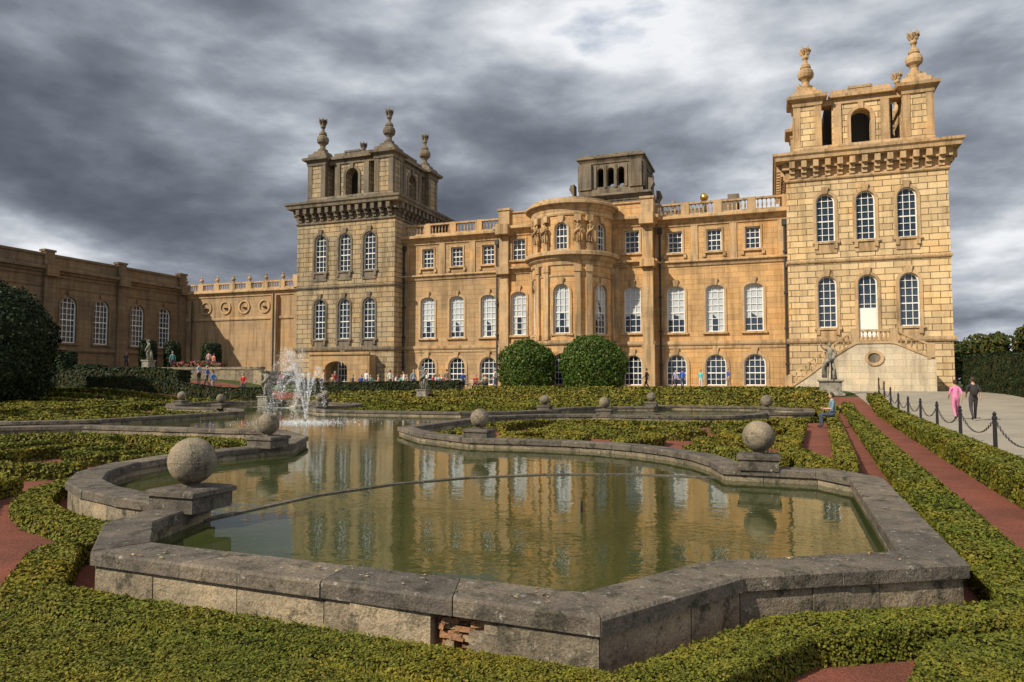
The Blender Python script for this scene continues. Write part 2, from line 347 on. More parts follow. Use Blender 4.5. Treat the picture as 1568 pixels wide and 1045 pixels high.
for k in range(4):
    for (px,py,r,_) in peds:
        qx,qy=rot90((px,py),k); X=C0.x+qx;Y=C0.y+qy
        e=empty('stone_ball_finial'); mb=MB(); w=.28
        mb.lathe([(w,0),(w,.15),(w+.03,.16),(w+.03,.205),(w-.01,.225)],X,Y,.37,4,0,1,True)
        mb.lathe([(.10,0),(.085,.03),(.09,.05)],X,Y,.59,14,0)
        mb.obj('pedestal',[M_COPE],e)
        mb=MB(); mb.ell((X,Y,.60+r+.02),(r,r,r),36,24)
        mb.obj('ball',[M_BALL],e,True); mb=MB(); mb.lathe([(r*.996,-.006),(r*1.012,-.004),(r*1.012,.004),(r*.996,.006)],X,Y,.62+r,36); mb.obj('band',[M_BALL],e)
# fountain
M_SPRAY,nt,b=newmat('water_spray',(.88,.90,.93),.3)
def droplets(pts,sz):
    P=np.array(pts); return leafquads(P,np.zeros_like(P)+[0,0,.1],np.array(sz),1.0)
pts=[];sz=[]
def jet(x,y,z,vx,vy,vz,T,n,sp,s0=.006,s1=.018,wx=-.35):
    for i in range(n):
        t=T*random.random()**.9; s=sp*(.10+t*1.1)
        pts.append((x+vx*t+wx*t*t+random.gauss(0,s),y+vy*t+random.gauss(0,s),max(.21,z+vz*t-4.9*t*t+random.gauss(0,s)))); sz.append(random.uniform(s0,s1))
fx,fy=C0.x,C0.y
for i in range(11):
    a=2*math.pi*i/11; q=.75+.25*(i%3)*.5; jet(fx,fy,.3,q*math.cos(a),q*math.sin(a),5.3+.35*(i%3),1.2,800,.04)
for i in range(3600):
    a=random.random()*6.28;r=abs(random.gauss(0,1.1)); pts.append((fx+r*math.cos(a),fy+r*math.sin(a),.212+abs(random.gauss(0,.03)))); sz.append(.014)
f1=empty('fountain'); quads_obj('spray',droplets(pts,sz),[M_SPRAY],0,f1); mb=MB(); mb.lathe([(.12,0),(.1,.08),(.04,.12),(.03,.2)],fx,fy,.12,10); mb.obj('nozzle',[M_IRON],f1)
pts=[];sz=[]
for i in range(14): jet(-24.2+random.gauss(0,.1),32.5,.6,random.uniform(-1.4,.1),random.uniform(-.4,.4),random.uniform(5.8,7.6),1.5,700,.11,.007,.022,-.2)
f2=empty('fountain'); quads_obj('spray',droplets(pts,sz),[M_SPRAY],0,f2); mb=MB(); mb.lathe([(.5,0),(.45,.3),(.2,.4),(.06,.7)],-24.2,32.5,0,10); mb.obj('nozzle',[M_STAT],f2)
mb=MB(); mb.tube([(-2.06,7.98,.1),(-2.06,7.98,.26),(-2.06,7.98,.33)],[.018,.014,.008]); mb.obj('fountain_nozzle',[M_IRON])
# ------------------------------------------------------------ hedges
loc=lambda pts,k=0:[(C0.x+rot90(p,k)[0],C0.y+rot90(p,k)[1]) for p in pts]
rimh=offpath(outline,.37,True)
ribbon_hedge('box_hedge',[([tuple(q) for q in rimh]+[tuple(rimh[0])],.40)],.19)
def arc(cx,cy,r0,r1,a0,a1,n=14):
    return [(cx+(r0+(r1-r0)*i/n)*math.cos(R(a0+(a1-a0)*i/n)),cy+(r0+(r1-r0)*i/n)*math.sin(R(a0+(a1-a0)*i/n))) for i in range(n+1)]
sect=[]
for s in (1,-1):
    M=lambda pts:[(s*x,-b) for x,b in pts]
    sect+=[(M(arc(2.7,9.9,.45,1.6,0,400,22)),.40),(M([(1.0,8.6),(.55,10.2),(.9,11.6),(2.0,12.5),(3.3,12.5),(4.1,11.9)]),.46),
           (M(arc(3.0,14.6,.35,1.3,90,-240,18)),.40),(M([(1.6,15.6),(1.0,14.4),(.45,14.2)]),.40),(M([(3.6,7.7),(2.3,7.1),(.6,7.1)]),.4),
           (M([(4.9,15.9),(5.9,15.9),(7.2,16.4)]),.45),(M([(4.75,13.6),(5.3,14.7),(6.4,15.55)]),.32)]
sect+=[([(x,-b) for x,b in arc(0,12.9,.55,.55,0,360,16)],.36)]
outer=[([(s*x,-b) for x,b in [(0,17.3),(3,17.3),(6,17.7),(9,17.9)]],.5) for s in (1,-1)]
for k in range(4):
    ribbon_hedge('box_parterre',[(loc(p,k),w) for p,w in sect+(outer if k!=1 else [])],.26,M_BOX if k!=1 else M_BOXF)
# foreground masses
ribbon_hedge('box_hedge',[([(-12,2.72),(-6.5,2.70),(-3,2.70),(-.95,2.60)],1.25)],.21)
ribbon_hedge('box_hedge',[([(.98,3.2),(1.32,4.35),(2.15,5.0),(3.0,5.45)],1.2),([(2.05,5.75),(2.75,6.6)],.8)],.22)
# right border hedges
xr=lambda y,o:(1.5+.060*y+o,y)
ribbon_hedge('path_hedge',[([xr(6.9,-.20),xr(15,-.25),xr(25,-.25),xr(42,-.25)],.5)],.26)
ribbon_hedge('path_hedge',[([xr(14,-1.1),xr(25,-1.1),xr(38,-1.1)],.35),([xr(17,-2.2),xr(26,-2.2)],.4)],.24,M_BOXF)
ribbon_hedge('path_hedge',[([xr(5.2,1.3),xr(15,1.22),xr(25,1.22),xr(46,1.3)],.68)],.40,M_BOX)
ribbon_hedge('parterre_border_hedge',[([(-31,y),(-20,y),(-8,y),(3.2,y)],w) for y,w in ((38.9,.4),(40.6,.5),(42.4,.4),(44.4,.6),(46.6,.6),(48.4,.6))],.3,M_BOXF)
ribbon_hedge('parterre_border_hedge',[([(x,4),(x,20),(x,38)],.6) for x in (-32.9,-34.5)]+[([(-36,y),(-50,y-1.5)],.8) for y in (26,28.5,31,33.5,36,38.5)],.35,M_BOX)
# tall clipped hedges
ribbon_hedge('yew_hedge',[([(14.9,36),(14.1,50),(13.2,57.5)],1.3)],2.45,M_DARK)
ribbon_hedge('yew_hedge',[([(-57,41),(-42.5,43)],1.4)],1.35,M_DARK)
ribbon_hedge('yew_hedge',[([(-48,39.5),(-34,42)],1.0),([(-34,46),(-22,49)],.9)],.9,M_DARK)
ribbon_hedge('yew_hedge',[([(-21.5,50.5),(3,50.5)],.7)],.4,M_BOX)
topiary('clipped_laurel_bush',(-19.1,56.2,2.75),(2.3,2.0,2.15),M_BUSH,'dome',.09,.09)
topiary('clipped_laurel_bush',(-13.5,56.2,2.8),(2.6,2.1,2.25),M_BUSH,'dome',.09,.09)
topiary('yew_tree',(-46.8,31.5,3.5),(3.3,3.0,3.9),M_DARK,'dome',.10)
topiary('yew_tree',(-49.8,32.5,3.9),(3.0,3.0,4.4),M_DARK,'ell',.12); topiary('yew_tree',(-45.0,30.0,2.2),(2.0,2.0,2.4),M_DARK,'ell',.12)
for (x,y,r,h) in ((-54.6,42.5,.8,2.8),(-56.5,52.5,.75,2.9),(-55.0,54,.75,2.8),(-52.5,56.5,.9,2.7),(-53.0,43.5,1.3,1.6)):
    z=gz(x,y) if y<50 else 2.6
    topiary('clipped_yew_column',(x,y,z+h/2),(r,r,h/2),M_DARK,'cyl',.03)
topiary('flower_bed',(-49,51.0,2.9),(2.6,.6,.45),M_FLOW,'box',.08); topiary('flower_bed',(-51,55,2.8),(1.6,1,.5),M_FLOW,'ell',.1)
# ------------------------------------------------------------ palace helpers
def flatmap(Y): return lambda s,z,d:(s,Y-d,z)
def xmap(X,sg=1): return lambda s,z,d:(X+sg*d,s,z)
def bowmap(cx,cy,r): return lambda s,z,d:(cx+(r+d)*math.sin(s/r),cy-(r+d)*math.cos(s/r),z)
def outl(o,n=10):
    xc,w,zb,zt,ar=o[:5]; l,r=xc-w/2,xc+w/2
    if not ar: return [(l,zb),(r,zb),(r,zt),(l,zt)]
    rise=w/2*ar; sp=zt-rise
    return [(l,zb),(r,zb)]+[(xc+w/2*math.cos(math.pi*i/n),sp+rise*math.sin(math.pi*i/n)) for i in range(n+1)]
def wall(mb,mp,s0,s1,z0,z1,ops,mi=0,ds=99,depth=.32):
    def fill(a,b,c,d):
        if b-a<1e-4 or d-c<1e-4: return
        k=max(1,math.ceil((b-a)/ds))
        for i in range(k):
            p=a+(b-a)*i/k;q=a+(b-a)*(i+1)/k; mb.add([mp(p,c,0),mp(q,c,0),mp(q,d,0),mp(p,d,0)],[(0,1,2,3)],mi)
    cols={}
    for o in ops: cols.setdefault(round(o[0],2),[]).append(o)
    cur=s0
    for xc in sorted(cols):
        L=cols[xc]; cw=max(o[1] for o in L); l,r=xc-cw/2,xc+cw/2; fill(cur,l,z0,z1); cur=r; zc=z0
        for o in sorted(L,key=lambda o:o[2]):
            _,w,zb,zt,ar=o[:5]; fill(l,r,zc,zb); fill(l,xc-w/2,zb,zt); fill(xc+w/2,r,zb,zt); zc=zt
            ol=outl(o)
            if ar:
                a=ol[2:]
                for p,q in zip(a[:-1],a[1:]): mb.add([mp(p[0],p[1],0),mp(q[0],q[1],0),mp(q[0],zt,0),mp(p[0],zt,0)],[(0,1,2,3)],mi)
            for p,q in zip(ol,ol[1:]+ol[:1]): mb.add([mp(*p,0),mp(*q,0),mp(*q,-depth),mp(*p,-depth)],[(0,1,2,3)],mi)
        fill(l,r,zc,z1)
    fill(cur,s1,z0,z1)
def sb(mb,mp,s0,s1,z0,z1,d0,d1,mi=0,ds=99):
    k=max(1,math.ceil((s1-s0)/ds))
    for i in range(k):
        a=s0+(s1-s0)*i/k;b=s0+(s1-s0)*(i+1)/k
        mb.hexa([mp(a,z0,d1),mp(b,z0,d1),mp(b,z0,d0),mp(a,z0,d0),mp(a,z1,d1),mp(b,z1,d1),mp(b,z1,d0),mp(a,z1,d0)],mi)
def strip(mb,mp,pts,o0,o1,d0,d1,mi=0,open_=False):
    n=len(pts)
    def off(o):
        r=[]
        for i in range(n):
            a=Vector(pts[i])-Vector(pts[i-1]);b=Vector(pts[(i+1)%n])-Vector(pts[i]);a.normalize();b.normalize()
            na=Vector((a.y,-a.x));nb=Vector((b.y,-b.x));m=(na+nb).normalized();c=max(.5,m.dot(na)); r.append((pts[i][0]+m.x*o/c,pts[i][1]+m.y*o/c))
        return r
    A=off(o0);B=off(o1)
    for i in range(n):
        if open_ and i==0: continue
        j=(i+1)%n
        mb.hexa([mp(*A[i],d1),mp(*A[j],d1),mp(*A[j],d0),mp(*A[i],d0),mp(*B[i],d1),mp(*B[j],d1),mp(*B[j],d0),mp(*B[i],d0)],mi)
class Parts:
    def __init__(s): s.wall=MB();s.glass=MB();s.white=MB();s.trim=MB()
def window(P,mp,o,nx=3,nz=6,blind=0,surround=.2,key=True,apron=False,sillw=.12,depth=.32):
    xc,w,zb,zt,ar=o[:5]; ol=outl(o)
    d=-depth+.03
    def pane(poly,dd,mi): P.glass.add([mp(*p,dd) for p in poly],[tuple(range(len(poly)))],mi)
    pane(ol,d,0)
    if blind:
        zz=zb+(zt-zb)*random.choice([0.0,.12,.3,.36]) if blind==1 else zb
        bl=[p if p[1]>zz else (p[0],zz) for p in ol]; pane(bl,d+.012,1)
        if blind==1 and random.random()<.8:
            hw=w*.17; P.glass.add([mp(xc-hw,zb+.1,d+.02),mp(xc+hw,zb+.1,d+.02),mp(xc+hw,zb+(zt-zb)*random.uniform(.25,.45),d+.02),mp(xc-hw,zb+(zt-zb)*.4,d+.02)],[(0,1,2,3)],0)
    strip(P.white,mp,ol,-.09,0,d+.02,d+.11)
    bt=.024
    rise=w/2*ar
    for i in range(1,nx):
        x=xc-w/2+w*i/nx; top=zt-.02 if not ar else zt-rise+rise*math.sqrt(max(0,1-((x-xc)/(w/2))**2))-.02
        sb(P.white,mp,x-bt,x+bt,zb,top,d+.025,d+.075)
    for j in range(1,nz):
        z=zb+(zt-zb)*j/nz; hw=w/2 if not ar or z<zt-rise else w/2*math.sqrt(max(0,1-((z-(zt-rise))/rise)**2)); t=bt if j!=nz//2 else bt*2
        sb(P.white,mp,xc-hw,xc+hw,z-t,z+t,d+.03,d+.085)
    if surround:
        strip(P.trim,mp,ol,.0,surround,-.04,.075,0,True); 
        sb(P.trim,mp,xc-w/2-surround-.08,xc+w/2+surround+.08,zb-sillw-.06,zb-.004,-.04,.20)
    if key: 
        P.trim.hexa([mp(xc-.16,zt-.02,.16),mp(xc+.16,zt-.02,.16),mp(xc+.16,zt-.02,-.03),mp(xc-.16,zt-.02,-.03),mp(xc-.27,zt+.55,.18),mp(xc+.27,zt+.55,.18),mp(xc+.27,zt+.55,-.03),mp(xc-.27,zt+.55,-.03)],0)
    if apron:
        sb(P.trim,mp,xc-w/2-.1,xc+w/2+.1,zb-.95,zb-sillw-.064,-.03,.09)
        for s in (-1,1): sb(P.trim,mp,xc+s*(w/2+.02)-.13,xc+s*(w/2+.02)+.13,zb-.6,zb-sillw-.066,.0,.19)
PAL=empty('palace')
def finish(P,name,wm,tm,par=PAL):
    P.wall.obj(name+'_walls',[wm],par); P.trim.obj(name+'_stone_trim',[tm],par)
    if P.glass.v: P.glass.obj(name+'_window_panes',[M_GDARK,M_BLIND],par)
    if P.white.v: P.white.obj(name+'_window_frames',[M_WHITE],par)
G0=.6
cornice=lambda z0,z1,o:[(-.05,z0),(.10,z0),(.14,z0+.25*(z1-z0)),(o*.55,z0+.45*(z1-z0)),(o*.6,z0+.62*(z1-z0)),(o,z0+.7*(z1-z0)),(o,z1-.05),(o-.06,z1),(-.05,z1)]
strc=lambda z0,z1,o:[(-.05,z0),(o*.7,z0),(o,z0+.35*(z1-z0)),(o,z1-.04),(-.05,z1)]
BAL=[(.055,0),(.055,.06),(.035,.1),(.075,.32),(.07,.42),(.035,.6),(.03,.7),(.055,.75),(.055,.82)]
def balustrade(mb,a,b,z,pier=2.6,h=1.2,proud=0):
    a=Vector(a);b=Vector(b);L=(b-a).length;t=(b-a)/L;n=max(1,round(L/pier)); nr=Vector((t.y,-t.x))
    def bx(s0,s1,z0,z1,w):
        p=[a+t*s0-nr*w,a+t*s1-nr*w,a+t*s1+nr*w,a+t*s0+nr*w]; mb.hexa([(q.x,q.y,z0) for q in p]+[(q.x,q.y,z1) for q in p])
    for i in range(n+1): c=L*i/n; bx(max(0,c-.35),min(L,c+.35),z,z+h+.02,.21)
    bx(0,L,z,z+.2,.17); bx(0,L,z+h-.17,z+h,.18)
    for i in range(n):
        s0=L*i/n+.35;s1=L*(i+1)/n-.35;k=max(1,int((s1-s0)/.3))
        for j in range(k):
            q=a+t*(s0+(s1-s0)*(j+.5)/k); mb.lathe(BAL,q.x,q.y,z+.2,6,0)
XC=-16.8;YM=64.;YC=62.7;YT=62.1
for (x0,x1,offs,nm) in ((-9.7,1.45,(8.95,12.3,15.5),'south_range'),(-35.05,-23.9,(-8.95,-12.3,-15.5),'north_range')):
    P=Parts(); mp=flatmap(YM); ops=[]
    for o in offs:
        x=XC+o; A=(x,1.75,1.25,3.95,1.0);B=(x,1.55,5.9,10.0,.55);C=(x,1.25,13.0,14.9,0); ops+=[A,B,C]
        window(P,mp,A,4,5,0,.28,True); window(P,mp,B,3,7,1,.2,True); window(P,mp,C,3,4,0,.16,False)
        for s in (-1,1): sb(P.trim,mp,x+s*.85-.12,x+s*.85+.12,12.5,12.85,-.02,.16)
    wall(P.wall,mp,x0,x1,G0,15.6,ops)
    P.trim.sweep(strc(.6,1.1,.14),[(x0,YM),(x1,YM)]); P.trim.sweep(strc(4.75,5.15,.2),[(x0,YM),(x1,YM)]); P.trim.sweep(strc(4.45,4.72,.08),[(x0,YM),(x1,YM)])
    P.trim.sweep(cornice(11.75,12.25,.35),[(x0,YM),(x1,YM)]); P.trim.sweep(cornice(15.35,16.2,.65),[(x0,YM),(x1,YM)])
    xs=sorted(XC+o for o in offs); edges=[x0+.35]+[(a+b)/2 for a,b in zip(xs[:-1],xs[1:])]+[x1-.45]
    for e in edges: sb(P.trim,mp,e-.3,e+.3,12.27,15.34,-.03,.09)
    balustrade(P.trim,(x0,YM-.1),(x1,YM-.1),16.2)
    P.wall.box(x0-1,x1+1,YM+.4,YM+16,14,16.1)
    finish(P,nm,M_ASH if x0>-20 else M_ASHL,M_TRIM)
P=Parts(); mp=flatmap(YC); ops=[]
for s in (-1,1):
    x=XC+s*5.35; A=(x,1.6,1.25,3.9,1.0);B=(x,1.5,5.9,10.0,.55);C=(x,1.3,13.0,15.0,0)
    ops+=[A,B,C]; window(P,mp,A,4,5,0,.25,True); window(P,mp,B,3,7,1,.2,True); window(P,mp,C,3,4,0,.16,False)
wall(P.wall,mp,XC-7.1,XC+7.1,G0,15.6,ops)
for s in (-1,1):
    X=XC+s*7.1; P.wall.add([(X,YC,G0),(X,YM+.2,G0),(X,YM+.2,15.6),(X,YC,15.6)],[(0,1,2,3)])
    xa=XC+s*6.75
    sb(P.trim,mp,xa-.55,xa+.55,G0,4.8,-.03,.36); sb(P.trim,mp,xa-.45,xa+.45,4.8,11.7,-.03,.3); sb(P.trim,mp,xa-.45,xa+.45,12.3,15.4,-.03,.3)
    sb(P.trim,mp,xa-.62,xa+.62,15.4,16.35,-.03,.95); sb(P.trim,mp,xa-.62,xa+.62,11.65,12.35,-.03,.72)
    sb(P.trim,mp,xa-.55,xa+.55,16.35,17.75,-.6,.3); sb(P.trim,mp,xa-.64,xa+.64,17.75,17.95,-.7,.4)
    xb=XC+s*3.95; sb(P.trim,mp,xb-.22,xb+.22,5.15,11.7,-.03,.18)
pth=[(XC-7.1,YM),(XC-7.1,YC),(XC+7.1,YC),(XC+7.1,YM)]
P.trim.sweep(strc(4.75,5.15,.2),pth); P.trim.sweep(cornice(11.7,12.3,.5),pth); P.trim.sweep(cornice(15.35,16.2,.65),pth)
P.wall.box(XC-7.0,XC+7.0,YC+.02,YC+.5,16.2,17.45); P.wall.box(XC-7,XC+7,YC+.4,YM+8,14,16.15)
P.wall.sweep(strc(17.45,17.65,.12),[(XC-7,YC),(XC+7,YC)])
RB=3.6;YB=62.1;bm=bowmap(XC,YB,RB); lim=RB*R(97); ops=[]
for a in (-60,0,60):
    s=RB*R(a); A=(s,1.45,1.3,4.0,1.0);B=(s,1.45,5.7,9.95,1.0);C=(s,1.15,12.95,15.3,1.0); ops+=[A,B,C]
    window(P,bm,A,4,5,0,.22,True); window(P,bm,B,3,7,1 ,.18,True); window(P,bm,C,3,4,0,.15,True)
wall(P.wall,bm,-lim,lim,G0,17.0,ops,0,.3)
def bowloop(z0,z1,o,f):
    pts=[bm(RB*R(a),0,0)[:2] for a in range(-96,97,6)]; P.trim.sweep(f(z0,z1,o),pts)
bowloop(.6,1.15,.16,strc);bowloop(4.75,5.15,.2,strc);bowloop(10.6,10.8,.08,strc);bowloop(11.6,12.75,.7,cornice);bowloop(15.9,16.3,.15,strc);bowloop(16.3,17.1,.62,cornice);bowloop(17.1,17.45,.2,strc)
for a in (-90,-38,-22,22,38,90):
    s=RB*R(a); sb(P.trim,bm,s-.24,s+.24,5.15,11.55,-.03,.2); sb(P.trim,bm,s-.3,s+.3,11.0,11.58,-.03,.28); sb(P.trim,bm,s-.3,s+.3,5.16,5.6,-.03,.28)
    if abs(a)<90: sb(P.trim,bm,s-.22,s+.22,12.75,13.5,-.03,.35); sb(P.trim,bm,s-.26,s+.26,15.35,15.88,-.03,.4)
P.wall.lathe([(RB+.3,0),(RB-.2,.35),(RB-.6,.36),(.2,.8)],XC,YB,17.1,40)
finish(P,'central_block',M_ASH,M_TRIM)
mb=MB()
for (X,Y) in ((XC-7.95,YM-.25),(XC+7.65,YM-.25),(1.25,YM-.2),(-34.9,YM-.2)):
    mb.tube([(X,Y,1),(X,Y,15.3)],.09,8); mb.box(X-.2,X+.2,Y-.15,Y+.15,14.8,15.3)
    for z in (3,6,9,12.5): mb.box(X-.14,X+.14,Y-.12,Y+.2,z,z+.12)
mb.obj('downpipes',[M_PIPE],PAL)
FIN=[(.72,0),(.72,.3),(.42,.42),(.36,.75),(.5,.95),(.78,1.15),(.86,1.45),(.78,1.75),(.5,1.95),(.58,2.05),(.5,2.3),(.24,2.5),(.2,2.75),(.36,2.95),(.34,3.15),(.26,3.35),(.5,3.75),(.42,3.78),(.1,3.55)]
def tower(cx,nm,wm,stairdoor):
    P=Parts(); h=5.8; cy=YT+h; mp=flatmap(YT); ops=[]
    for i in (-1,0,1):
        x=cx+i*2.92; B=(x,1.4,5.9,10.05,1.0);C=(x,1.4,12.85,16.75,1.0)
        if i==0 and stairdoor:
            B=(x,1.4,4.6,10.05,1.0)
        ops+=[B,C]; window(P,mp,B,3,7,0,.22,True,True); window(P,mp,C,3,7,0,.22,True,True)
        if not stairdoor:
            A=(x,1.5,1.5,3.6 if i else 4.2,1.0); ops.append(A); window(P,mp,A,4,4,0,.3,True)
        if i==0 and stairdoor: sb(P.white,mp,x-.62,x+.62,4.6,7.4,-.25,-.15)
    wall(P.wall,mp,cx-h,cx+h,G0,19,ops)
    for sx in (-1,1):
        X=cx+sx*h; P.wall.add([(X,YT,G0),(X,cy+h,G0),(X,cy+h,19),(X,YT,19)],[(0,1,2,3)])
    P.wall.add([(cx-h,cy+h,G0),(cx+h,cy+h,G0),(cx+h,cy+h,19),(cx-h,cy+h,19)],[(0,1,2,3)])
    loop=[(cx-h,YT),(cx+h,YT),(cx+h,cy+h),(cx-h,cy+h)]
    T=P.trim
    T.sweep(strc(.6,1.3,.18),loop,True);T.sweep(strc(4.7,5.1,.2),loop,True);T.sweep(strc(11.15,11.4,.14),loop,True);T.sweep(strc(17.9,18.15,.16),loop,True)
    T.sweep(strc(18.15,18.9,.04),loop,True); T.sweep([(-.1,18.9),(.3,18.9),(.34,19.45),(.82,19.55),(.86,19.8),(1.0,19.95),(1.02,20.15),(-.1,20.2)],loop,True)
    nb=13
    for k in range(4):
        a=Vector(loop[k]);b=Vector(loop[(k+1)%4]);t=(b-a).normalized();nr=Vector((t.y,-t.x))
        for i in range(nb):
            c=a.lerp(b,(i+.5)/nb); 
            def cb(z0,z1,d,w=.2):
                p=[c-t*w-nr*.05,c-t*w+nr*d,c+t*w+nr*d,c+t*w-nr*.05]; T.hexa([(q.x,q.y,z0) for q in p]+[(q.x,q.y,z1) for q in p])
            cb(18.2,18.55,.22); cb(18.55,18.93,.42); cb(18.93,19.5,.72)
    def box(x0,x1,y0,y1,z0,z1,m=T): m.box(cx+x0,cx+x1,cy+y0,cy+y1,z0,z1)
    def loopb(hh): return [(cx-hh,cy-hh),(cx+hh,cy-hh),(cx+hh,cy+hh),(cx-hh,cy+hh)]
    box(-5.75,5.75,-5.75,5.75,19.6,20.22)
    T.sweep([(0,20.2),(.1,20.2),(.1,20.75),(0,20.95),(-1.4,20.95),(-1.4,20.2)],loopb(5.1),True)
    roof=MB(); roof.box(cx-2.6,cx+2.6,cy-2.6,cy+2.6,20.2,24.9); roof.obj(nm+'_stair_turret',[M_ROOF],PAL)
    for sx in (-1,1):
        for sy in (-1,1):
            X=sx*4.05;Y=sy*4.05; q=1.02
            box(X-q,X+q,Y-q,Y+q,20.9,24.45,P.wall)
            for ex in (-1,1):
                for ey in (-1,1): box(X+ex*.82-.26,X+ex*.82+.26,Y+ey*.82-.26,Y+ey*.82+.26,20.96,24.4)
            lp=[(cx+X-q,cy+Y-q),(cx+X+q,cy+Y-q),(cx+X+q,cy+Y+q),(cx+X-q,cy+Y+q)]
            T.sweep([(-.2,24.4),(.12,24.4),(.18,24.8),(.5,24.95),(.55,25.2),(-.2,25.3)],lp,True)
            T.sweep([(-1.0,25.25),(.12,25.25),(.05,25.7),(-.28,25.8),(-.34,26.1),(-1.0,26.15)],lp,True)
            T.lathe(FIN,cx+X,cy+Y,26.1,14,0,.95,False,.80)
            for a_ in range(6): T.tube([(cx+X+.26*math.cos(a_*1.047),cy+Y+.26*math.sin(a_*1.047),29.2),(cx+X+.4*math.cos(a_*1.047),cy+Y+.4*math.sin(a_*1.047),29.5),(cx+X+.44*math.cos(a_*1.047),cy+Y+.44*math.sin(a_*1.047),29.85)],[.1,.09,.03],5)
    for k in range(4):
        def tr(s,z,d):
            y=-(4.55+d)
            return [(cx+s,cy+y,z),(cx-y,cy+s,z),(cx-s,cy-y,z),(cx+y,cy-s,z)][k]
        o=(0,1.5,21.0,23.9,1.0)
        wall(P.wall,tr,-2.15,2.15,20.9,24.5,[o],0,99,1.1)
        inner=lambda s,z,d:tr(s,z,d-1.1); wall(P.wall,inner,-2.15,2.15,20.9,24.5,[o],0,99,0)
        for s in (-2.15,2.15): P.wall.add([tr(s,20.9,0),tr(s,20.9,-1.1),tr(s,24.5,-1.1),tr(s,24.5,0)],[(0,1,2,3)])
        strip(T,tr,outl(o),0,.28,-.03,.1,0,True); sb(T,tr,-.2,.2,23.85,24.4,-.02,.2)
        for s in (-1,1): sb(T,tr,s*1.75-.3,s*1.75+.3,20.96,24.4,-.02,.14)
        sb(T,tr,-2.95,2.95,24.42,24.9,-1.0,.12); sb(T,tr,-2.4,2.4,24.9,25.15,-1.15,.45); sb(T,tr,-2.2,2.2,25.15,25.6,-.9,.1); sb(T,tr,-.9,.9,25.6,25.8,-.9,.15)
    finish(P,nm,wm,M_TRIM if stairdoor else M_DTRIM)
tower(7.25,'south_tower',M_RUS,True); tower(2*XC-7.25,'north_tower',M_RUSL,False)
P=Parts(); cx,cy,h=-16.9,83.,3.5
P.wall.box(-27,-6,76,95,14,19.6); P.wall.box(cx-4.2,cx+4.2,cy-4.2,cy+4.2,19,22.2)
P.trim.sweep(cornice(22.0,22.8,.6),[(cx-4.2,cy-4.2),(cx+4.2,cy-4.2),(cx+4.2,cy+4.2),(cx-4.2,cy+4.2)],True)
P.wall.box(cx-3.7,cx+3.7,cy-3.7,cy+3.7,22.2,23.6)
for k in range(4):
    def tr(s,z,d):
        y=-(h+d); return [(cx+s,cy+y,z),(cx-y,cy+s,z),(cx-s,cy-y,z),(cx+y,cy-s,z)][k]
    ops=[(x,.75,23.9,26.1,1.0) for x in (-1.2,0,1.2)]
    wall(P.wall,tr,-2.3,2.3,23.6,26.6,ops,0,99,.6)
    for s in (-1,1): sb(P.wall,tr,s*2.9-.7,s*2.9+.7,23.6,26.6,-.7,.35)
    for x in (-1.8,-.6,.6,1.8): sb(P.trim,tr,x-.14,x+.14,23.75,26.4,-.02,.12)
P.trim.sweep(cornice(26.6,27.4,.45),[(cx-h,cy-h),(cx+h,cy-h),(cx+h,cy+h),(cx-h,cy+h)],True); P.wall.box(cx-h,cx+h,cy-h,cy+h,27.2,27.7)
for s in (-1,1):
    pr=[(4.3,20.0),(5.6,20.0),(5.75,20.8),(5.3,21.6),(4.7,22.2),(4.5,23.2),(4.9,23.9),(4.75,24.4),(4.3,24.5)]
    for y0 in (-3.6,2.4):
        v=[(cx+s*a,cy+y0,z) for a,z in pr]+[(cx+s*a,cy+y0+1.2,z) for a,z in pr]; n=len(pr)
        P.wall.add(v,[tuple(range(n)),tuple(range(n,2*n))[::-1]]+[(i,(i+1)%n,(i+1)%n+n,i+n) for i in range(n)])
finish(P,'roof_lantern',M_DTRIM,M_DTRIM)
mb=MB(); mb.box(-27,-6,76,95,19.61,19.7); mb.obj('lead_roof',[M_ROOF],PAL)
mb=MB()
mb.lathe([(.3,0),(.3,.9),(.4,1),(.2,1.2),(.3,1.7),(.1,2)],-8.2,66,16.2,10); mb.box(1.5-5,1.5-4,68,69.3,16,18.9); mb.box(-4.1,-2.6,66.8,67.8,16,18.2)
mb.obj('roof_urn_and_chimneys',[M_DTRIM],PAL)
mb=MB(); mb.lathe([(.25,0),(.2,1.3),(.12,1.5)],-5.4,65.5,16.2,10,0); mb.ell((-5.4,65.5,18.15),(.36,.36,.4),14,10,1); mb.obj('gilt_ball',[M_DTRIM,M_GOLD],PAL,True)
# ------------------------------------------------------------ left wing
WING=empty('chapel_wing')
P=Parts(); mp=xmap(-65.4); ops=[]
for y in (62.95,59.25,54.75,51.05,46.6,42.9,38.4,34.7):
    o=(y,1.75,5.4,9.95,1.0); ops.append(o); window(P,mp,o,4,8,0,.2,True)
wall(P.wall,mp,26,66,1,13.7,ops)
for y in (65.4,57.0,48.8,40.6,32.4):
    sb(P.wall,mp,y-.55,y+.55,1.5,11.9,-.03,.35); sb(P.trim,mp,y-.62,y+.62,11.7,12.75,-.03,.75); sb(P.wall,mp,y-.5,y+.5,12.75,14.1,-.4,.2); sb(P.trim,mp,y-.6,y+.6,14.1,14.3,-.5,.28)
pt=[(-65.4,26),(-65.4,66)]
P.trim.sweep(strc(4.5,4.9,.2),pt);P.trim.sweep(cornice(11.7,12.6,.6),pt);P.trim.sweep(strc(13.65,13.95,.15),pt);P.trim.sweep(strc(10.7,10.85,.08),pt)
P.wall.box(-80,-65.8,26,66,1,13.0)
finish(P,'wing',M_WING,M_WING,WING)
P=Parts(); mp=flatmap(66.); 
wall(P.wall,mp,-65.4,-46.6,1,12.0,[])
